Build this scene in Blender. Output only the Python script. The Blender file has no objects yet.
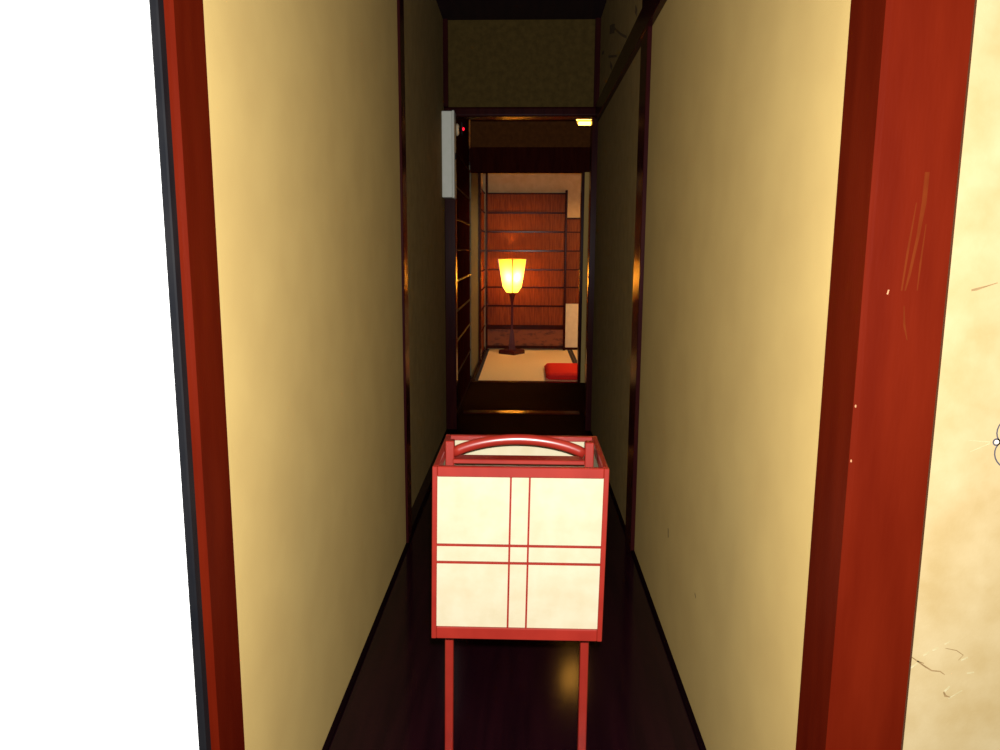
import bpy, bmesh, math, random
from mathutils import Vector, Matrix
random.seed(7)
scene = bpy.context.scene
COL = scene.collection

# ------------------------------------------------------------------ camera
# corridor frame: X right, Y down the corridor, Z up, metres
CAM_H = 1.2
F_PX, PITCH, YAW, ROLL = 758.8, 0.16306, 0.03266, 0.00387
_fw = Vector((-math.sin(YAW)*math.cos(PITCH), math.cos(YAW)*math.cos(PITCH), -math.sin(PITCH)))
_r0 = Vector((math.cos(YAW), math.sin(YAW), 0)); _u0 = _r0.cross(_fw)
_r = _r0*math.cos(ROLL) + _u0*math.sin(ROLL); _u = -_r0*math.sin(ROLL) + _u0*math.cos(ROLL)
camd = bpy.data.cameras.new('camera'); cam = bpy.data.objects.new('camera', camd); COL.objects.link(cam)
camd.sensor_width = 36.0; camd.lens = F_PX/1000*36.0; camd.clip_start = 0.02
cam.matrix_world = Matrix(((_r.x, _u.x, -_fw.x, 0), (_r.y, _u.y, -_fw.y, 0), (_r.z, _u.z, -_fw.z, CAM_H), (0, 0, 0, 1)))
scene.camera = cam

# ------------------------------------------------------------------ light: dim night interior, camera flash
world = bpy.data.worlds.new('world'); scene.world = world; world.use_nodes = True
world.node_tree.nodes['Background'].inputs['Color'].default_value = (0.5, 0.4, 0.35, 1)
world.node_tree.nodes['Background'].inputs['Strength'].default_value = 0.002
fl = bpy.data.lights.new('camera_flash', 'SPOT'); flo = bpy.data.objects.new('camera_flash', fl); COL.objects.link(flo)
fl.energy = 375; fl.color = (1.0, 0.97, 0.93); fl.shadow_soft_size = 0.012
fl.spot_size = math.radians(150); fl.spot_blend = 0.35
flo.matrix_world = cam.matrix_world.copy(); flo.location = Vector((0.0, 0.0, CAM_H)) + _u*0.045 + _r*0.01
scene.view_settings.view_transform = 'Standard'; scene.view_settings.look = 'None'
scene.view_settings.gamma = 1.0; scene.view_settings.use_curve_mapping = False
scene.view_settings.exposure = 0.0

# ------------------------------------------------------------------ materials
def base_mat(name, col, rough=0.6, spec=0.5):
    m = bpy.data.materials.new(name); m.use_nodes = True
    b = m.node_tree.nodes['Principled BSDF']
    b.inputs['Base Color'].default_value = (*col, 1); b.inputs['Roughness'].default_value = rough
    b.inputs['Specular IOR Level'].default_value = spec
    return m, m.node_tree.nodes, m.node_tree.links, b
def mix_noise(name, c1, c2, scale=(3, 3, 3), nscale=4.0, detail=6, rough=0.6, spec=0.5, bump=0.0, bscale=120.0, lo=0.35, hi=0.65):
    m, N, L, b = base_mat(name, c1, rough, spec)
    tc = N.new('ShaderNodeTexCoord'); mp = N.new('ShaderNodeMapping'); mp.inputs['Scale'].default_value = scale
    L.new(tc.outputs['Object'], mp.inputs['Vector'])
    no = N.new('ShaderNodeTexNoise'); no.inputs['Scale'].default_value = nscale; no.inputs['Detail'].default_value = detail
    L.new(mp.outputs['Vector'], no.inputs['Vector'])
    r = N.new('ShaderNodeValToRGB'); r.color_ramp.elements[0].position = lo; r.color_ramp.elements[1].position = hi
    r.color_ramp.elements[0].color = (*c1, 1); r.color_ramp.elements[1].color = (*c2, 1)
    L.new(no.outputs['Fac'], r.inputs['Fac']); L.new(r.outputs['Color'], b.inputs['Base Color'])
    if bump:
        n2 = N.new('ShaderNodeTexNoise'); n2.inputs['Scale'].default_value = bscale; n2.inputs['Detail'].default_value = 3
        L.new(mp.outputs['Vector'], n2.inputs['Vector'])
        bp = N.new('ShaderNodeBump'); bp.inputs['Strength'].default_value = bump; bp.inputs['Distance'].default_value = 0.004
        L.new(n2.outputs['Fac'], bp.inputs['Height']); L.new(bp.outputs['Normal'], b.inputs['Normal'])
    return m
def emit_mat(name, col, strength):
    m = bpy.data.materials.new(name); m.use_nodes = True
    N, L = m.node_tree.nodes, m.node_tree.links; N.clear()
    e = N.new('ShaderNodeEmission'); e.inputs['Color'].default_value = (*col, 1); e.inputs['Strength'].default_value = strength
    o = N.new('ShaderNodeOutputMaterial'); L.new(e.outputs[0], o.inputs['Surface'])
    return m
def paper_shade(name, col):
    # thin lamp paper: half reflected, half let through
    m = bpy.data.materials.new(name); m.use_nodes = True
    N, L = m.node_tree.nodes, m.node_tree.links; N.clear()
    d = N.new('ShaderNodeBsdfDiffuse'); d.inputs['Color'].default_value = (*col, 1)
    t = N.new('ShaderNodeBsdfTranslucent'); t.inputs['Color'].default_value = (*col, 1)
    mx = N.new('ShaderNodeMixShader'); mx.inputs['Fac'].default_value = 0.6
    L.new(d.outputs[0], mx.inputs[1]); L.new(t.outputs[0], mx.inputs[2])
    o = N.new('ShaderNodeOutputMaterial'); L.new(mx.outputs[0], o.inputs['Surface'])
    return m
M = {}
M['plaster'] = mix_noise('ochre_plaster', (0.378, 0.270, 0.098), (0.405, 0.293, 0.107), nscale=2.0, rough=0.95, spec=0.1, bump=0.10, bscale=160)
M['plaster_far'] = mix_noise('falloff_dimmed_plaster', (0.215, 0.145, 0.050), (0.250, 0.172, 0.060), nscale=5, rough=0.95, spec=0.1, bump=0.12, bscale=140)  # flash falloff past the slim posts, painted in as a darker plaster
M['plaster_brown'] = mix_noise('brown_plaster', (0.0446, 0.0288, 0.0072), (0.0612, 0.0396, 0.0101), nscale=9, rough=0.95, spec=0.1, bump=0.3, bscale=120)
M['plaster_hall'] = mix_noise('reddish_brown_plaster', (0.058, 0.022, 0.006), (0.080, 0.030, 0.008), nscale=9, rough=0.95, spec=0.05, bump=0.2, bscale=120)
M['plaster_room'] = mix_noise('sand_plaster', (0.60, 0.40, 0.20), (0.68, 0.48, 0.25), nscale=5, rough=0.95, spec=0.1, bump=0.2)
M['pillar'] = mix_noise('bengara_red_pillar', (0.0400, 0.0025, 0.0005), (0.0518, 0.0038, 0.0008), scale=(9, 9, 1.3), nscale=2.5, rough=0.38, spec=0.05, bump=0.05, bscale=30)
M['post'] = mix_noise('dark_lacquered_post', (0.014, 0.0020, 0.0030), (0.022, 0.0035, 0.0032), scale=(12, 12, 1.2), nscale=3, rough=0.22, spec=0.06)
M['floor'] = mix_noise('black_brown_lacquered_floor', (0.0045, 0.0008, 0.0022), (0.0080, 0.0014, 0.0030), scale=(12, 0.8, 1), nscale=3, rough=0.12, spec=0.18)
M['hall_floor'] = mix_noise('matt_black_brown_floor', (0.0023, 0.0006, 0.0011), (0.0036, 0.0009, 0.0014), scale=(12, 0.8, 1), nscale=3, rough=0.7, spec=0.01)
M['ceiling'] = mix_noise('dark_ceiling_board', (0.010, 0.004, 0.007), (0.016, 0.006, 0.008), scale=(10, 0.8, 1), nscale=3, rough=0.6, spec=0.2)
M['lacquer'] = mix_noise('vermilion_lacquer', (0.1485, 0.0087, 0.0049), (0.1747, 0.0116, 0.0064), nscale=6, rough=0.32, spec=0.5)
M['lpaper'] = mix_noise('cream_lantern_paper', (0.3024, 0.2664, 0.1764), (0.3240, 0.2952, 0.2088), nscale=7, detail=8, rough=0.9, spec=0.1, bump=0.05, bscale=60)
M['fusuma_white'] = mix_noise('white_door_paper', (0.88, 0.90, 0.90), (0.92, 0.93, 0.93), nscale=5, rough=0.85, spec=0.2)
M['fusuma_gold'] = mix_noise('beige_door_paper', (0.1872, 0.1368, 0.0590), (0.2196, 0.1728, 0.0900), nscale=5.5, detail=8, rough=0.75, spec=0.25, bump=0.03, bscale=70, lo=0.3, hi=0.7)
M['frame_black'] = mix_noise('charcoal_lacquer_frame', (0.0026, 0.0030, 0.0043), (0.0052, 0.0052, 0.0061), scale=(6, 6, 2), nscale=5, rough=0.45, spec=0.12)
M['ink'] = mix_noise('grey_ink_line', (0.0252, 0.0252, 0.0360), (0.0432, 0.0396, 0.0468), nscale=30, rough=0.7, spec=0.2)
M['gold'] = mix_noise('brown_gold_brush_line', (0.0936, 0.0576, 0.0216), (0.1440, 0.0936, 0.0396), nscale=30, rough=0.6, spec=0.3)
M['gold_light'] = mix_noise('pale_gold_fleck', (0.2105, 0.1734, 0.0867), (0.2477, 0.2167, 0.1238), nscale=30, rough=0.5, spec=0.4)
M['scratch'] = mix_noise('orange_rubbed_wood', (0.0464, 0.0056, 0.0006), (0.0560, 0.0080, 0.0010), scale=(20, 20, 4), nscale=6, rough=0.5, spec=0.04)
M['chip'] = mix_noise('bare_wood_chip', (0.1728, 0.0720, 0.0288), (0.2160, 0.1080, 0.0504), nscale=30, rough=0.6, spec=0.3)
M['dark_mark'] = mix_noise('dark_plaster_mark', (0.0576, 0.0360, 0.0202), (0.1440, 0.0972, 0.0432), nscale=30, rough=0.9, spec=0.1)
M['panel'] = mix_noise('reddish_cedar_panel', (0.1170, 0.0226, 0.0047), (0.1872, 0.0429, 0.0086), scale=(22, 22, 2.2), nscale=3, rough=0.5, spec=0.1, bump=0.1, bscale=20)
M['knotty'] = mix_noise('knotty_base_board', (0.05, 0.012, 0.003), (0.17, 0.045, 0.010), scale=(4, 4, 8), nscale=3, rough=0.55, spec=0.3, lo=0.3, hi=0.5)
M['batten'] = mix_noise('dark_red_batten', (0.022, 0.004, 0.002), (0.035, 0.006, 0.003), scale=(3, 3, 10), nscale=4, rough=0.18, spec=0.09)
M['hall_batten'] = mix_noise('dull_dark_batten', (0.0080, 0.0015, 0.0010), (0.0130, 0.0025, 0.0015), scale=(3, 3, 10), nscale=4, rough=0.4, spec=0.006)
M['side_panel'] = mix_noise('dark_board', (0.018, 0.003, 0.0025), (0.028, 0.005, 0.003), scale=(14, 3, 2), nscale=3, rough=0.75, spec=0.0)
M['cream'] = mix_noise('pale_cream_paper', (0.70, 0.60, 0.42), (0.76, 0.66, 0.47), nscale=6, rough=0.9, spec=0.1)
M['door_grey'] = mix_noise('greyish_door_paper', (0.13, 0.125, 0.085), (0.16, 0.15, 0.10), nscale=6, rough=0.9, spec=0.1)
M['hem'] = mix_noise('dark_blue_cloth_hem', (0.025, 0.028, 0.05), (0.04, 0.042, 0.065), nscale=60, rough=0.8, spec=0.2)
M['cushion'] = mix_noise('scarlet_cushion_cloth', (0.70, 0.012, 0.010), (0.78, 0.020, 0.014), nscale=60, rough=0.8, spec=0.2, bump=0.1, bscale=300)
M['lamp_wood'] = mix_noise('dark_lamp_wood', (0.05, 0.009, 0.010), (0.075, 0.014, 0.013), scale=(12, 12, 2), nscale=4, rough=0.22, spec=0.2)
M['white_metal'] = mix_noise('off_white_painted_metal', (0.5040, 0.5376, 0.4704), (0.5544, 0.5712, 0.5208), nscale=6, rough=0.55, spec=0.3)
M['shade'] = paper_shade('lamp_shade_paper', (0.90, 0.60, 0.16))
M['lantern_glow'] = emit_mat('glowing_lantern_paper', (1.0, 0.44, 0.060), 13.0)
M['led'] = emit_mat('red_indicator_led', (1.0, 0.01, 0.03), 2.5)
M['bulb'] = emit_mat('warm_bulb', (1.0, 0.62, 0.2), 8.0)
def tatami():
    m, N, L, b = base_mat('tatami_rush', (0.66, 0.50, 0.27), 0.7, 0.25)
    tc = N.new('ShaderNodeTexCoord'); w = N.new('ShaderNodeTexWave'); w.inputs['Scale'].default_value = 60
    w.bands_direction = 'Y'; w.inputs['Distortion'].default_value = 1.0
    L.new(tc.outputs['Object'], w.inputs['Vector'])
    r = N.new('ShaderNodeValToRGB'); r.color_ramp.elements[0].color = (0.80, 0.68, 0.44, 1); r.color_ramp.elements[1].color = (0.88, 0.76, 0.52, 1)
    L.new(w.outputs['Fac'], r.inputs['Fac']); L.new(r.outputs['Color'], b.inputs['Base Color'])
    bp = N.new('ShaderNodeBump'); bp.inputs['Strength'].default_value = 0.15; bp.inputs['Distance'].default_value = 0.002
    L.new(w.outputs['Fac'], bp.inputs['Height']); L.new(bp.outputs['Normal'], b.inputs['Normal'])
    return m
M['tatami'] = tatami()

# ------------------------------------------------------------------ builders
def tag(o, label=None, cat=None, group=None, kind=None):
    if label: o['label'] = label
    if cat: o['category'] = cat
    if group: o['group'] = group
    if kind: o['kind'] = kind
    return o
WLOC = {}                                      # world location of every object (no rotation except whole-thing turns)
def place(name, mesh, loc, parent=None):
    o = bpy.data.objects.new(name, mesh); COL.objects.link(o)
    loc = Vector(loc); WLOC[o] = loc
    if parent is not None:
        o.parent = parent; o.location = loc - WLOC[parent]
    else:
        o.location = loc
    return o
def empty(name, loc):
    return place(name, None, loc)
_cache = {}
def box_mesh(dx, dy, dz, mat, bevel=0.0, seg=1):
    k = (round(dx, 4), round(dy, 4), round(dz, 4), mat, bevel, seg)
    if k in _cache: return _cache[k]
    bm = bmesh.new(); bmesh.ops.create_cube(bm, size=1.0)
    bmesh.ops.scale(bm, vec=(dx, dy, dz), verts=bm.verts)
    bmesh.ops.translate(bm, vec=(0, 0, dz/2), verts=bm.verts)
    if bevel:
        bmesh.ops.bevel(bm, geom=list(bm.edges), offset=bevel, segments=seg, profile=0.5, affect='EDGES')
    me = bpy.data.meshes.new('box'); bm.to_mesh(me); bm.free(); me.materials.append(M[mat]); _cache[k] = me
    return me
def box(name, x0, x1, y0, y1, z0, z1, mat, parent=None, bevel=0.0, seg=1):
    return place(name, box_mesh(x1-x0, y1-y0, z1-z0, mat, bevel, seg), ((x0+x1)/2, (y0+y1)/2, z0), parent)
def mesh_obj(name, verts, faces, mat, origin, parent=None, smooth=False):
    origin = Vector(origin)
    me = bpy.data.meshes.new(name); me.from_pydata([tuple(Vector(v)-origin) for v in verts], [], faces); me.update()
    bm = bmesh.new(); bm.from_mesh(me); bmesh.ops.recalc_face_normals(bm, faces=bm.faces); bm.to_mesh(me); bm.free()
    me.materials.append(M[mat])
    if smooth:
        for p in me.polygons: p.use_smooth = True
    return place(name, me, origin, parent)
def loft(name, rings, mat, origin, parent=None, smooth=False, cap=True, closed=False):
    v, f = [], []; n = len(rings[0])
    for r in rings: v += list(r)
    m = len(rings)
    for i in range(m if closed else m-1):
        a, b = i*n, ((i+1) % m)*n
        for j in range(n): f.append((a+j, a+(j+1) % n, b+(j+1) % n, b+j))
    if cap and not closed: f.append(tuple(range(n))[::-1]); f.append(tuple((m-1)*n+j for j in range(n)))
    return mesh_obj(name, v, f, mat, origin, parent, smooth)
def ribbon(name, pts, widths, axis, depth, mat, parent, closed=False):
    """flat brush line on a wall; pts are (a, z); axis 'Y': plane y = depth, axis 'X': plane x = depth"""
    n = len(pts); v = []
    for i, (a, z) in enumerate(pts):
        p = pts[(i-1) % n] if (closed or i) else pts[0]; q = pts[(i+1) % n] if (closed or i < n-1) else pts[-1]
        dx, dz = q[0]-p[0], q[1]-p[1]; l = math.hypot(dx, dz) or 1
        w = widths if isinstance(widths, (int, float)) else widths[i]
        for s in (-.5, .5):
            A, Z = a - dz/l*w*s, z + dx/l*w*s
            v.append((A, depth, Z) if axis == 'Y' else (depth, A, Z))
    f = [(2*i, 2*i+1, 2*((i+1) % n)+1, 2*((i+1) % n)) for i in range(n if closed else n-1)]
    o = sum((Vector(t) for t in v), Vector())/len(v)
    return mesh_obj(name, v, f, mat, o, parent)

# ------------------------------------------------------------------ setting: corridor shell
XL, XR, XLF = -0.482, 0.450, -0.525           # wall faces; the far left wall sits a little further out
Y1, Y2, YB = 5.0, 6.9, 9.25                   # corridor end frame, room doorway, room back wall
CEIL = 2.61
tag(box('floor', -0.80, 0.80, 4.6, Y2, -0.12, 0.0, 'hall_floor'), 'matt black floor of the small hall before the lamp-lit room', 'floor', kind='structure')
tag(box('floor', -1.9, 1.9, -1.2, 4.6, -0.12, 0.0, 'floor'), 'dark lacquered board floor running down the narrow corridor', 'floor', kind='structure')
tag(box('ceiling', -0.62, 0.60, 1.15, Y1+0.12, CEIL, CEIL+0.06, 'ceiling'), 'dark board ceiling over the corridor', 'ceiling', kind='structure')
wl = tag(box('wall_left', XL-0.10, XL, 1.13, 2.98, 0, CEIL, 'plaster'), 'ochre plaster corridor wall between white sliding door and dark post', 'wall', kind='structure')
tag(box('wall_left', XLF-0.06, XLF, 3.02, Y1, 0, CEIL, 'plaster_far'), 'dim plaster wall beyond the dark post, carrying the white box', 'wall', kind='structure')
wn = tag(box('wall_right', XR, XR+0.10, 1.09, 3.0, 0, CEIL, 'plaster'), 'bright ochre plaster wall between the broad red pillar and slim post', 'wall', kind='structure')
wr = tag(box('wall_right', XR, XR+0.10, 3.0, Y1, 0, CEIL, 'plaster_far'), 'dim marked plaster wall under the beam beyond the slim post', 'wall', kind='structure')
tag(box('baseboard_left', XL-0.002, XL+0.014, 1.15, Y1-0.05, 0, 0.006, 'hall_floor'), 'thin dark floor strip along the left plaster wall', 'baseboard', kind='structure')
tag(box('baseboard_right', XR-0.014, XR+0.002, 1.11, Y1-0.05, 0, 0.006, 'hall_floor'), 'thin dark floor strip along the plaster wall under the beam', 'baseboard', kind='structure')
# dark marks on the right plaster, with two small nicks low down
for pts, w in [([(4.42, 2.39), (4.28, 2.36), (4.17, 2.33)], 0.045), ([(4.17, 2.33), (3.85, 2.215), (3.66, 2.155)], 0.012),
               ([(3.40, 2.20), (3.34, 2.165)], 0.03), ([(4.35, 2.20), (4.24, 2.15)], 0.03), ([(4.83, 2.37), (4.72, 2.35)], 0.02), ([(4.45, 2.26), (4.04, 2.165)], 0.012)]:
    ribbon('dark_mark', pts, w, 'X', XR-0.0012, 'dark_mark', wr)
ribbon('dark_mark', [(2.257, 0.352), (2.250, 0.325)], 0.010, 'X', XR-0.0012, 'dark_mark', wn)
ribbon('dark_mark', [(1.875, 0.320), (1.862, 0.313)], 0.006, 'X', XR-0.0012, 'dark_mark', wn)

# big red pillars at the mouth of the corridor
pl = tag(box('trim_1', -0.585, -0.4705, 1.055, 1.163, 0, 1.95, 'pillar', bevel=0.005), 'red-brown pillar partly covered by the white sliding door', 'pillar', kind='structure')
pr = tag(box('trim_2', 0.443, 0.5535, 1.011, 1.132, 0, 1.95, 'pillar', bevel=0.006), 'broad red-brown pillar beside the beige painted paper door', 'pillar', kind='structure')
yf = 1.011-0.0008
for pts, w in [([(0.5060, 1.300), (0.5055, 1.262), (0.5015, 1.218), (0.4955, 1.172), (0.4915, 1.150)], [0.006, 0.006, 0.004, 0.0035, 0.002]),
               ([(0.4960, 1.262), (0.4905, 1.200), (0.4870, 1.150)], [0.001, 0.003, 0.002]),
               ([(0.5105, 1.235), (0.5080, 1.185), (0.5070, 1.150)], [0.001, 0.0025, 0.001]),
               ([(0.4920, 1.130), (0.4945, 1.105), (0.500, 1.085)], [0.001, 0.003, 0.001])]:
    ribbon('scratch', [(a_+0.003, b_) for a_, b_ in pts], w, 'Y', yf, 'scratch', pr)
ribbon('scratch', [(0.4735, 1.151), (0.4722, 1.145)], 0.002, 'Y', yf, 'chip', pr)
for z in (0.993, 0.917):
    box('chip', 0.4440, 0.4462, 1.0135, 1.0157, z, z+0.004, 'chip', pr, bevel=0.0007)

# left white sliding door, its charcoal frame in front of the pillar
d1 = tag(empty('door_1', (-0.93, 1.035, 0.0)), 'white paper sliding door with charcoal edge frame', 'door', kind='structure')
box('paper_panel', -1.36, -0.4905, 1.032, 1.048, 0.03, 1.80, 'fusuma_white', d1)
box('stile', -0.4905, -0.4785, 1.030, 1.050, 0.0, 1.83, 'frame_black', d1, bevel=0.002)
box('stile', -1.38, -1.36, 1.030, 1.050, 0.0, 1.83, 'frame_black', d1, bevel=0.002)
box('rail', -1.36, -0.4905, 1.030, 1.050, 0.0, 0.03, 'frame_black', d1, bevel=0.002)
box('rail', -1.36, -0.4905, 1.030, 1.050, 1.80, 1.83, 'frame_black', d1, bevel=0.002)

# right painted sliding door
d2 = tag(empty('door_2', (1.0, 1.04, 0.0)), 'beige paper sliding door with faint gold brush marks and grey flower', 'door', kind='structure')
box('paper_panel', 0.5535, 1.42, 1.030, 1.050, 0.03, 1.80, 'fusuma_gold', d2)
box('stile', 1.42, 1.44, 1.026, 1.054, 0.0, 1.83, 'frame_black', d2, bevel=0.002)
box('rail', 0.554, 1.42, 1.026, 1.054, 0.0, 0.03, 'frame_black', d2, bevel=0.002)
box('rail', 0.554, 1.42, 1.026, 1.054, 1.80, 1.83, 'frame_black', d2, bevel=0.002)
yp = 1.030-0.0008
fcx, fcz, fr = 0.686, 0.944, 0.041
for k in range(5):
    a = math.pi + k*2*math.pi/5
    bx, bz = fcx+fr*math.cos(a), fcz+fr*math.sin(a)
    ribbon('painted_bead', [(bx+0.0045*math.cos(t*math.pi/6), bz+0.0045*math.sin(t*math.pi/6)) for t in range(12)], 0.0022, 'Y', yp, 'ink', d2, closed=True)
    ribbon('painted_bead_centre', [(bx-0.002, bz), (bx+0.002, bz)], 0.004, 'Y', yp, 'fusuma_white', d2)
    b = a + math.pi/5                          # petal between two beads
    pc = (fcx+0.029*math.cos(b), fcz+0.029*math.sin(b)); pts = []
    for t in range(25):
        q = t*2*math.pi/24
        u_, w_ = 0.0175*math.cos(q), 0.0205*math.sin(q)
        pts.append((pc[0]+u_*math.cos(b)-w_*math.sin(b), pc[1]+u_*math.sin(b)+w_*math.cos(b)))
    ribbon('painted_petal', pts[:-1], 0.0019, 'Y', yp, 'ink', d2, closed=True)
ribbon('painted_pistil', [(fcx+0.008*math.cos(t*math.pi/6), fcz+0.008*math.sin(t*math.pi/6)) for t in range(12)], 0.002, 'Y', yp, 'ink', d2, closed=True)
for pts, w, m in [([(0.590, 1.150), (0.597, 1.1515), (0.608, 1.155), (0.623, 1.160)], [0.0025, 0.0035, 0.0018, 0.0012], 'gold'),
                  ([(0.556, 0.628), (0.568, 0.6195), (0.578, 0.616)], [0.001, 0.002, 0.001], 'gold'),
                  ([(0.568, 0.6195), (0.580, 0.611), (0.590, 0.605), (0.602, 0.604), (0.609, 0.599)], [0.002, 0.0022, 0.002, 0.0018, 0.001], 'gold'),
                  ([(0.606, 0.640), (0.622, 0.637), (0.632, 0.630), (0.626, 0.622)], [0.0008, 0.0012, 0.0012, 0.0008], 'gold'),
                  ([(0.610, 0.572), (0.613, 0.566), (0.620, 0.564)], [0.002, 0.0035, 0.001], 'gold'),
                  ([(0.576, 0.628), (0.584, 0.634)], 0.0026, 'gold_light'), ([(0.588, 0.636), (0.596, 0.641)], 0.003, 'gold_light'),
                  ([(0.604, 0.646), (0.612, 0.651)], 0.002, 'gold_light'), ([(0.630, 0.622), (0.639, 0.627)], 0.0026, 'gold_light'),
                  ([(0.559, 0.608), (0.569, 0.616)], 0.003, 'gold_light'), ([(0.611, 0.573), (0.618, 0.581)], 0.003, 'gold_light'),
                  ([(0.618, 0.562), (0.636, 0.575)], 0.0014, 'gold_light'), ([(0.640, 0.602), (0.650, 0.604)], 0.0024, 'gold_light'),
                  ([(0.608, 0.946), (0.636, 0.944)], [0.0005, 0.0018], 'gold_light'), ([(0.611, 0.930), (0.636, 0.942)], [0.0005, 0.0018], 'gold_light')]:
    ribbon('brush_mark', pts, w, 'Y', yp, m, d2)

# head of the opening, above the frame of the photograph
tag(box('trim_3', -1.9, 1.9, 1.01, 1.15, 1.95, 2.09, 'pillar', bevel=0.004), 'red-brown lintel over the corridor mouth and sliding doors', 'lintel', kind='structure')
tag(box('trim_4', -1.9, -0.5855, 1.01, 1.09, 1.83, 1.95, 'pillar'), 'red-brown head rail above the white sliding door', 'rail', kind='structure')
tag(box('trim_5', 0.554, 1.9, 1.01, 1.09, 1.83, 1.95, 'pillar'), 'red-brown head rail above the beige painted door', 'rail', kind='structure')
tag(box('wall_front', -1.9, 1.9, 1.04, 1.12, 2.09, 2.7, 'plaster'), 'ochre plaster above the corridor mouth', 'wall', kind='structure')

# corridor posts and beam
tag(box('trim_6', XLF-0.01, XL+0.010, 2.965, 3.065, 0, CEIL, 'post', bevel=0.002), 'slim dark lacquered post in the plaster wall facing the beam', 'post', kind='structure')
tag(box('trim_7', XR-0.016, XR+0.01, 2.925, 3.090, 0, CEIL, 'post', bevel=0.002), 'slim dark lacquered post crossed by the long beam', 'post', kind='structure')
tag(box('trim_8', XR-0.022, XR+0.004, 1.125, Y1-0.03, 2.0, 2.10, 'post', bevel=0.002), 'long dark beam running along the upper plaster wall', 'beam', kind='structure')

# corridor end frame
tag(box('trim_9', XLF, -0.455, Y1, Y1+0.10, 0, 2.03, 'post', bevel=0.003), 'dark post of the end frame behind the white box', 'post', kind='structure')
tag(box('trim_10', 0.412, 0.500, Y1, Y1+0.10, 0, 2.03, 'post', bevel=0.003), 'dark post of the end frame below the glowing lantern', 'post', kind='structure')
tag(box('trim_11', XLF, 0.500, Y1-0.025, Y1+0.10, 2.03, 2.09, 'post', bevel=0.014, seg=3), 'dark lintel across the end of the corridor', 'lintel', kind='structure')
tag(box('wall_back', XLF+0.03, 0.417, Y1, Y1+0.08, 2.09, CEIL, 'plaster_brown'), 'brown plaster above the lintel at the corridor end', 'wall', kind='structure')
tag(box('trim_12', XLF, XLF+0.03, Y1-0.03, Y1+0.08, 2.09, CEIL, 'post'), 'narrow dark corner post above the white box', 'post', kind='structure')
tag(box('trim_13', 0.417, XR, Y1-0.03, Y1+0.08, 2.085, CEIL, 'post'), 'narrow dark corner post where beam and end wall meet', 'post', kind='structure')
tag(box('trim_14', -0.455, 0.412, Y1+0.50, Y1+0.60, 0, 0.010, 'post', bevel=0.002), 'low dark threshold board on the floor of the small hall', 'threshold', kind='structure')

# small hall between the end frame and the room
HX = -0.495
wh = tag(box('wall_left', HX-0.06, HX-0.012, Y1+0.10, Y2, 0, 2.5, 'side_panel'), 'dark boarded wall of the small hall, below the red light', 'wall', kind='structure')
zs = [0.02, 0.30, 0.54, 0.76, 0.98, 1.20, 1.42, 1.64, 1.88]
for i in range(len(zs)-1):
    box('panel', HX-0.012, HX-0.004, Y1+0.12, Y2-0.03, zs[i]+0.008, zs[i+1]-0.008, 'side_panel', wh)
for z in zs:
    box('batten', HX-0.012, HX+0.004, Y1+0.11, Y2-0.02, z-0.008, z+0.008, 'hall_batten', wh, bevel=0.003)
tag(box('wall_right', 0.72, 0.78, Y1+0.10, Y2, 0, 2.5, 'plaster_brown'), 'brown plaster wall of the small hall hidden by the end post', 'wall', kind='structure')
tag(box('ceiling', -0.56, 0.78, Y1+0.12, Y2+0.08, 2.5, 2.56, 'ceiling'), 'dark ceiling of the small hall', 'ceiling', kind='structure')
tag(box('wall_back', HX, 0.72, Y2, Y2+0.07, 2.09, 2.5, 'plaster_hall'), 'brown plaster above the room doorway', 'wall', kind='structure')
tag(box('trim_15', HX, 0.72, Y2-0.02, Y2+0.09, 1.88, 2.09, 'side_panel', bevel=0.003), 'deep dark lintel above the room doorway', 'lintel', kind='structure')
tag(box('trim_16', 0.488, 0.514, Y2-0.02, Y2+0.09, 0.0, 1.88, 'post', bevel=0.002), 'dark jamb of the room doorway beside the pale strip', 'jamb', kind='structure')
tag(box('wall_back', 0.514, 0.72, Y2, Y2+0.07, 0.0, 1.88, 'plaster'), 'pale plaster strip beside the room doorway', 'wall', kind='structure')
tag(box('trim_17', HX, 0.488, Y2-0.05, Y2+0.04, -0.02, 0.006, 'post', bevel=0.003), 'dark threshold of the lamp-lit room', 'threshold', kind='structure')

# ------------------------------------------------------------------ the lamp-lit room
RX0, RX1 = -0.495, 1.85
fr_ = tag(box('floor', -0.56, RX1+0.05, Y2+0.04, YB+0.06, -0.12, -0.055, 'tatami'), 'tatami floor of the lamp-lit room', 'floor', kind='structure')
for (x0, x1) in ((-0.462, 0.548), (0.550, 1.56)):
    mt = box('tatami_mat', x0, x1, Y2+0.042, YB-0.012, -0.055, 0.0, 'tatami', fr_)
    for (h0, h1) in ((x0, x0+0.030), (x1-0.030, x1)):
        box('hem', h0, h1, Y2+0.043, YB-0.013, -0.001, 0.0015, 'hem', mt)
tag(box('trim_18', -0.515, -0.463, Y2+0.04, YB-0.012, -0.05, 0.012, 'post', bevel=0.002), 'dark rail along the edge of the tatami', 'rail', kind='structure')
tag(box('ceiling', -0.6, RX1+0.05, Y2+0.09, YB+0.06, 2.45, 2.5, 'ceiling'), 'dark ceiling of the lamp-lit room', 'ceiling', kind='structure')
tag(box('wall_right', RX1, RX1+0.06, Y2+0.07, YB, -0.05, 2.45, 'plaster_room'), 'plaster side wall of the lamp-lit room, away from the lamp', 'wall', kind='structure')
tag(box('wall_front', 0.72, RX1, Y2+0.07, Y2+0.13, -0.05, 2.45, 'plaster_room'), 'plaster wall beside the doorway inside the lamp-lit room', 'wall', kind='structure')
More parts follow.
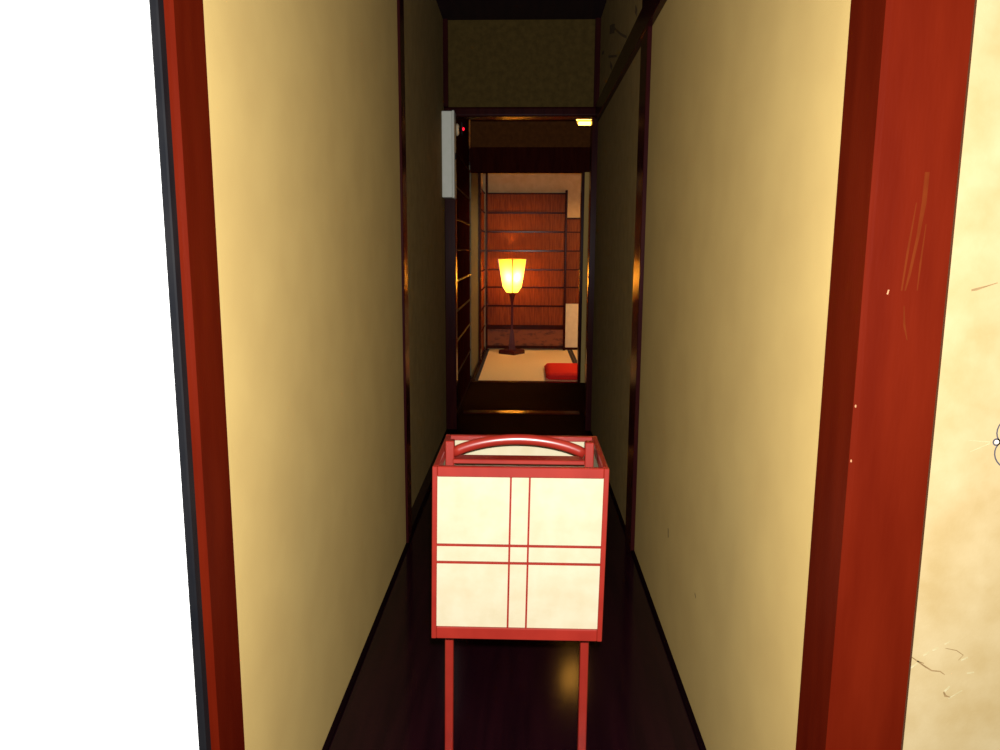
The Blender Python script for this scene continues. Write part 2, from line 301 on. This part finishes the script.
# back wall: plaster with a battened wood dado
wb = tag(box('wall_back', -0.56, RX1, YB, YB+0.06, -0.05, 2.45, 'plaster_room'), 'plaster back wall with battened reddish wood panels behind the lamp', 'wall', kind='structure')
PX0, PX1 = -0.452, 0.462
lv = [0.035, 0.298, 0.537, 0.760, 0.969, 1.192, 1.415, 1.635, 1.859]
for i in range(8):
    if i == 0: tag(box('base_board', PX0, PX1, YB-0.067, YB, lv[0]-0.02, lv[1]-0.045, 'knotty', wb), 'knotty base board')
    else: box('panel', PX0, PX1, YB-0.067, YB, lv[i]+0.009, lv[i+1]-0.009, 'panel', wb)
for i, z in enumerate(lv):
    h = 0.009 if i else 0.018
    if i == 1: box('batten', PX0, PX1, YB-0.079, YB, z-0.045, z+0.009, 'batten', wb, bevel=0.003)
    else: box('batten', PX0, PX1, YB-0.079, YB, z-h, z+h, 'batten', wb, bevel=0.003)
box('post', -0.478, PX0, YB-0.092, YB, 0.0, 2.45, 'batten', wb, bevel=0.006, seg=2)
box('post', PX1, PX1+0.028, YB-0.088, YB, 0.0, 1.90, 'batten', wb, bevel=0.006, seg=2)
for (z0, z1) in ((0.565, 0.755), (0.765, 0.965), (0.975, 1.188), (1.197, 1.41), (1.42, 1.565)):
    box('panel', PX1+0.028, 0.98, YB-0.010, YB, z0, z1, 'panel', wb)
box('batten', PX1+0.028, 0.98, YB-0.018, YB, 1.565, 1.585, 'batten', wb, bevel=0.003)
for z in (0.760, 0.970, 1.1925, 1.415): box('batten', PX1+0.028, 0.98, YB-0.016, YB, z-0.0065, z+0.0065, 'batten', wb, bevel=0.002)
tag(box('paper_panel', PX1+0.028, 0.98, YB-0.014, YB, 0.03, 0.560, 'cream', wb), 'pale paper panel')
box('base_rail', PX1+0.028, RX1, YB-0.024, YB, 0.0, 0.03, 'batten', wb, bevel=0.003)
# left wall of the room: pale sliding door, post, panels
wrl = tag(box('wall_left', -0.58, -0.515, Y2+0.07, YB, -0.05, 2.45, 'plaster_room'), 'side wall of the lamp-lit room with battened wood panels by the lamp', 'wall', kind='structure')
ly0, ly1 = 8.20, YB-0.093
for i in range(8):
    box('panel', -0.515, -0.492, ly0, ly1, lv[i]+(0.009 if i else 0), lv[i+1]-0.009, 'panel', wrl)
for z in lv: box('batten', -0.515, -0.482, ly0, ly1, z-0.009, z+0.009, 'batten', wrl, bevel=0.003)
box('post', -0.515, -0.472, 8.08, 8.20, 0.0, 2.45, 'batten', wrl, bevel=0.004)
box('lintel', -0.515, -0.478, Y2+0.09, 8.08, 1.98, 2.09, 'batten', wrl, bevel=0.003)
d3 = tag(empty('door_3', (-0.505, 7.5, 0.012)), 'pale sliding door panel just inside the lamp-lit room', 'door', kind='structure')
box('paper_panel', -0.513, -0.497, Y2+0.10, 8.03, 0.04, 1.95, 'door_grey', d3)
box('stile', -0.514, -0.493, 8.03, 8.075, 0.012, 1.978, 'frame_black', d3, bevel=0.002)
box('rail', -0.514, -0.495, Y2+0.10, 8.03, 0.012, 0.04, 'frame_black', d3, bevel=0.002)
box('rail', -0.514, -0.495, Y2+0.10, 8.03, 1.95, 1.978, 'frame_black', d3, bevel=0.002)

# ------------------------------------------------------------------ red framed standing lantern
cx = -0.006; Yf, Yk = 1.45, 1.72; hw = 0.175; ZB, ZT = 0.4095, 0.776; ym = 1.585
ln = tag(empty('standing_lantern', (cx, ym, 0.0)), 'red framed square paper lantern on two legs standing in the corridor', 'lantern')
ST = 0.010
fronts = []
for sx in (-1, 1):
    for (ya, yb) in ((Yf, Yf+ST), (Yk-ST, Yk)):
        xa = cx + sx*hw; xb = xa - sx*ST
        box('corner_post', min(xa, xb), max(xa, xb), ya, yb, ZB, ZT, 'lacquer', ln, bevel=0.0012)
for (ya, yb) in ((Yf+0.0005, Yf+0.0125), (Yk-0.0125, Yk-0.0005)):
    box('top_rail', cx-hw+ST, cx+hw-ST, ya, yb, ZT-(0.021 if ya < ym else 0.012), ZT, 'lacquer', ln, bevel=0.0015)
    box('bottom_rail', cx-hw+ST, cx+hw-ST, ya, yb, ZB, ZB+0.025, 'lacquer', ln, bevel=0.0015)
for sx in (-1, 1):
    xa = cx + sx*(hw-0.0005); xb = xa - sx*0.012
    box('top_rail', min(xa, xb), max(xa, xb), Yf+ST, Yk-ST, ZT-0.021, ZT, 'lacquer', ln, bevel=0.0015)
    box('bottom_rail', min(xa, xb), max(xa, xb), Yf+ST, Yk-ST, ZB, ZB+0.025, 'lacquer', ln, bevel=0.0015)
    xc = cx + sx*(hw-0.0065)
    box('paper_panel', xc-0.001, xc+0.001, Yf+ST, Yk-ST, ZB+0.025, ZT-0.021, 'lpaper', ln)
    for yy in (ym-0.018, ym+0.018): 
        xo = cx + sx*(hw-0.004)
        box('lattice_bar', xo-0.002, xo+0.002, yy-0.002, yy+0.002, ZB+0.025, ZT-0.021, 'lacquer', ln)
    for zz in (0.6118, 0.5748):
        box('lattice_bar', xo-0.0018, xo+0.0018, Yf+ST, Yk-ST, zz-0.002, zz+0.002, 'lacquer', ln)
for (yp_, yo) in ((Yf+0.007, Yf+0.004), (Yk-0.007, Yk-0.004)):
    box('paper_panel', cx-hw+ST, cx+hw-ST, yp_-0.001, yp_+0.001, ZB+0.025, ZT-0.010, 'lpaper', ln)
    for xx in (-0.0245, 0.0130):
        box('lattice_bar', xx-0.0019, xx+0.0019, yo-0.0023, yo+0.0023, ZB+0.025, ZT-0.021, 'lacquer', ln)
    for zz in (0.6118, 0.5748):
        box('lattice_bar', cx-hw+ST, cx+hw-ST, yo-0.0019, yo+0.0019, zz-0.0021, zz+0.0021, 'lacquer', ln)
box('bottom_board', cx-hw+0.013, cx+hw-0.013, Yf+0.013, Yk-0.013, ZB+0.002, ZB+0.012, 'lacquer', ln)
for xc in (-0.1585, 0.140):
    box('leg', xc-0.0094, xc+0.0094, ym-0.011, ym+0.011, 0.024, 0.7965, 'lacquer', ln, bevel=0.0018)
    box('foot', xc-0.014, xc+0.014, ym-0.06, ym+0.05, 0.0, 0.022, 'lacquer', ln, bevel=0.004, seg=2)
box('crossbar', -0.1512, 0.1302, ym-0.020, ym+0.020, 0.7495, 0.759, 'lacquer', ln, bevel=0.0015)
rings = []
for i in range(25):                            # bowed carrying handle between the leg tops
    t = i/24; x = -0.1505 + t*0.280; s = 4*t*(1-t)
    z = 0.7695 + 0.0300*s**0.85 if s > 0 else 0.7695
    dzdx = 0.0285*4*(1-2*t)/0.280; l = math.hypot(1, dzdx); nx, nz = -dzdx/l, 1/l
    ring = []
    for k in range(12):
        a = k*math.pi/6
        ry, rz = 0.0105*math.sin(a), 0.0115*math.cos(a)
        ring.append((x+nx*rz, ym+ry, z+nz*rz))
    rings.append(ring)
loft('handle', rings, 'lacquer', (cx, ym, 0.77), ln, smooth=True)
for ch in ln.children:                         # the old lantern has racked a little out of square
    ch.data = ch.data.copy(); o_ = ch.location
    for q in ch.data.vertices: q.co.x += ((0.010 if o_.x < 0 else 0.002) if ch.name.split('.')[0] in ('leg', 'foot') else 0.016)*(q.co.z + o_.z - 0.776)

# ------------------------------------------------------------------ floor lamp in the room
LX, LY = -0.152, 8.85
lamp = tag(empty('floor_lamp', (LX, LY, 0.0)), 'tall dark wood floor lamp with tapered glowing paper shade on tatami', 'lamp')
rot = math.radians(45+3)
def sq(r, z, a0=rot, n=4): return [(LX+r*math.cos(a0+k*2*math.pi/n), LY+r*math.sin(a0+k*2*math.pi/n), z) for k in range(n)]
A = math.radians(-90+2)                        # one edge of the shade points at the doorway
shade = loft('lamp_shade', [sq(r, z, A) for r, z in ((0.070, 0.716), (0.110, 0.780), (0.163, 1.100))], 'shade', (LX, LY, 0.716), lamp, cap=False)
def bar(name, p, q, w, mat, parent):
    p, q = Vector(p), Vector(q); d = (q-p).normalized(); s = d.cross(Vector((0, 0, 1)))
    if s.length < 1e-4: s = Vector((1, 0, 0))
    s.normalize(); t = d.cross(s); rr = []
    for c in (p, q): rr.append([tuple(c+s*(a*w/2)+t*(b*w/2)) for a, b in ((-1, -1), (1, -1), (1, 1), (-1, 1))])
    return loft(name, rr, mat, p, parent)
for k in range(4):
    a, b, c = sq(0.073, 0.716, A)[k], sq(0.1135, 0.780, A)[k], sq(0.1665, 1.100, A)[k]
    bar('shade_rib', a, b, 0.010, 'lamp_wood', shade); bar('shade_rib', b, c, 0.010, 'lamp_wood', shade)
def stem_ring(r, z): return sq(r, z, A-math.pi/4+math.radians(4), 4)
loft('stem', [stem_ring(r, z) for r, z in ((0.062, 0.05), (0.046, 0.11), (0.034, 0.22), (0.020, 0.30), (0.018, 0.58), (0.028, 0.64), (0.058, 0.712))], 'lamp_wood', (LX, LY, 0.05), lamp)
loft('base', [sq(r, z, A+math.radians(8)) for r, z in ((0.155, 0.0), (0.155, 0.036), (0.143, 0.05))], 'lamp_wood', (LX, LY, 0), lamp)
rings = []
for i in range(7):
    th = math.pi*i/6
    rings.append([(LX+0.022*math.sin(th)*math.cos(k*math.pi/5)+0.0005*k*0, LY+0.022*math.sin(th)*math.sin(k*math.pi/5), 0.83-0.03*math.cos(th)) for k in range(10)])
bulb = loft('bulb', [[(x, y, z) for x, y, z in r] for r in rings[1:-1]], 'bulb', (LX, LY, 0.80), lamp, smooth=True)
loft('bulb_socket', [sq(0.018, 0.713, A, 8), sq(0.018, 0.803, A, 8)], 'lamp_wood', (LX, LY, 0.713), lamp)
pd = bpy.data.lights.new('lamp_light', 'POINT'); po = bpy.data.objects.new('lamp_light', pd); COL.objects.link(po)
pd.energy = 20; pd.color = (1.0, 0.55, 0.17); pd.shadow_soft_size = 0.03; po.location = (0.012, -0.03, 0.90); po.parent = lamp

# ------------------------------------------------------------------ red floor cushion
CXc, CYc, cw, cl = 0.535, 7.365, 0.335, 0.375
v, f = [], []; n = 24
for s in (1, -1):
    for i in range(n+1):
        for j in range(n+1):
            a, b = -1+2*i/n, -1+2*j/n
            e = (1-abs(a)**14)*(1-abs(b)**14)
            px = 1 - 0.03*(1-a*a)*0
            z = 0.026 + s*(0.010 + 0.028*(e**0.4)) if s > 0 else 0.026 - 0.026*(e**0.35)
            if i in (0, n) or j in (0, n): z = 0.026
            v.append((CXc+a*cw*(1-0.006*(1-b*b)), CYc+b*cl*(1-0.006*(1-a*a)), z+0.0008))
m = (n+1)**2
for base_, flip in ((0, False), (m, True)):
    for i in range(n):
        for j in range(n):
            q = (base_+i*(n+1)+j, base_+(i+1)*(n+1)+j, base_+(i+1)*(n+1)+j+1, base_+i*(n+1)+j+1)
            f.append(q[::-1] if flip else q)
cu = mesh_obj('floor_cushion', v, f, 'cushion', (CXc, CYc, 0), smooth=True)
bm = bmesh.new(); bm.from_mesh(cu.data); bmesh.ops.remove_doubles(bm, verts=bm.verts, dist=0.0005); bmesh.ops.recalc_face_normals(bm, faces=bm.faces); bm.to_mesh(cu.data); bm.free()
tag(cu, 'scarlet cloth floor cushion lying on the tatami', 'cushion')

# ------------------------------------------------------------------ white wall box, alarm, indicator, hall lantern
eb = tag(empty('wall_box', (XLF, 4.91, 1.521)), 'tall off-white metal box mounted high on the dim corridor wall', 'box')
box('body', XLF, -0.462, 4.853, 4.97, 1.525, 2.044, 'white_metal', eb, bevel=0.003)
box('cover', -0.462, -0.447, 4.85, 4.972, 1.521, 2.048, 'white_metal', eb, bevel=0.004)
box('latch', -0.447, -0.441, 4.90, 4.915, 1.76, 1.80, 'frame_black', eb, bevel=0.001)
al = tag(empty('round_alarm', (HX+0.004, 5.57, 2.04)), 'round cream alarm cover on the dark boarded hall wall', 'alarm')
def disc(name, x0, x1, y, z, r0, r1, mat, parent):
    return loft(name, [[(x, y+r*math.cos(k*math.pi/10), z+r*math.sin(k*math.pi/10)) for k in range(20)] for x, r in ((x0, r0), ((x0+x1*2)/3, r0), (x1, r1))], mat, (x0, y, z), parent)
disc('cover', HX-0.012, HX+0.016, 5.57, 2.04, 0.042, 0.032, 'cream', al)
disc('button', HX+0.015, HX+0.021, 5.57, 2.04, 0.014, 0.012, 'frame_black', al)
il = tag(empty('indicator_lamp', (HX-0.012, 6.117, 2.10)), 'small dark fitting with a glowing red light on the hall wall', 'indicator light')
box('housing', HX-0.012, HX-0.002, 6.085, 6.15, 2.08, 2.175, 'frame_black', il, bevel=0.002)
disc('lens', HX-0.002, HX+0.010, 6.117, 2.128, 0.011, 0.008, 'led', il)
hl = tag(empty('hall_lantern', (0.412, 5.60, 2.5)), 'glowing orange wooden lantern hanging from the small hall ceiling', 'lantern')
lx, lyy = 0.412, 5.60
def rect(hx, hy, z): return [(lx-hx, lyy-hy, z), (lx+hx, lyy-hy, z), (lx+hx, lyy+hy, z), (lx-hx, lyy+hy, z)]
loft('glowing_shade', [rect(0.042, 0.042, 2.080), rect(0.090, 0.090, 2.21)], 'lantern_glow', (lx, lyy, 2.068), hl)
for hx, z in ((0.0520, 2.096), (0.0935, 2.214)):
    for sx, sy in ((0, -1), (0, 1), (-1, 0), (1, 0)):
        x_, y_ = lx+sx*hx, lyy+sy*hx; ex, ey = (hx+.003, 0.003) if sx == 0 else (0.003, hx+.003)
        box('slat', x_-ex, x_+ex, y_-ey, y_+ey, z-0.0045, z+0.0045, 'batten', hl)
box('cap', lx-0.097, lx+0.097, lyy-0.097, lyy+0.097, 2.220, 2.232, 'batten', hl, bevel=0.003)
box('hanger', lx-0.01, lx+0.01, lyy-0.01, lyy+0.01, 2.232, 2.5, 'batten', hl)

# ceiling pendant of the lamp-lit room (lights the room from beside the doorway)
pe = tag(empty('pendant_lamp', (1.05, 7.7, 2.45)), 'square paper pendant lamp hanging in the lamp-lit room', 'lamp')
for a in (0.87, 1.222): box('shade_board', a, a+0.008, 7.52, 7.88, 2.0, 2.20, 'lamp_wood', pe)
for a in (7.52, 7.872): box('shade_board', 0.878, 1.222, a, a+0.008, 2.0, 2.20, 'lamp_wood', pe)
box('top_board', 0.86, 1.24, 7.51, 7.89, 2.20, 2.212, 'lamp_wood', pe)
box('cord', 1.046, 1.054, 7.696, 7.704, 2.212, 2.45, 'lamp_wood', pe)
pd2 = bpy.data.lights.new('pendant_light', 'POINT'); po2 = bpy.data.objects.new('pendant_light', pd2); COL.objects.link(po2)
pd2.energy = 78; pd2.color = (1.0, 0.63, 0.27); pd2.shadow_soft_size = 0.03; po2.location = (0, 0, -0.40); po2.parent = pe
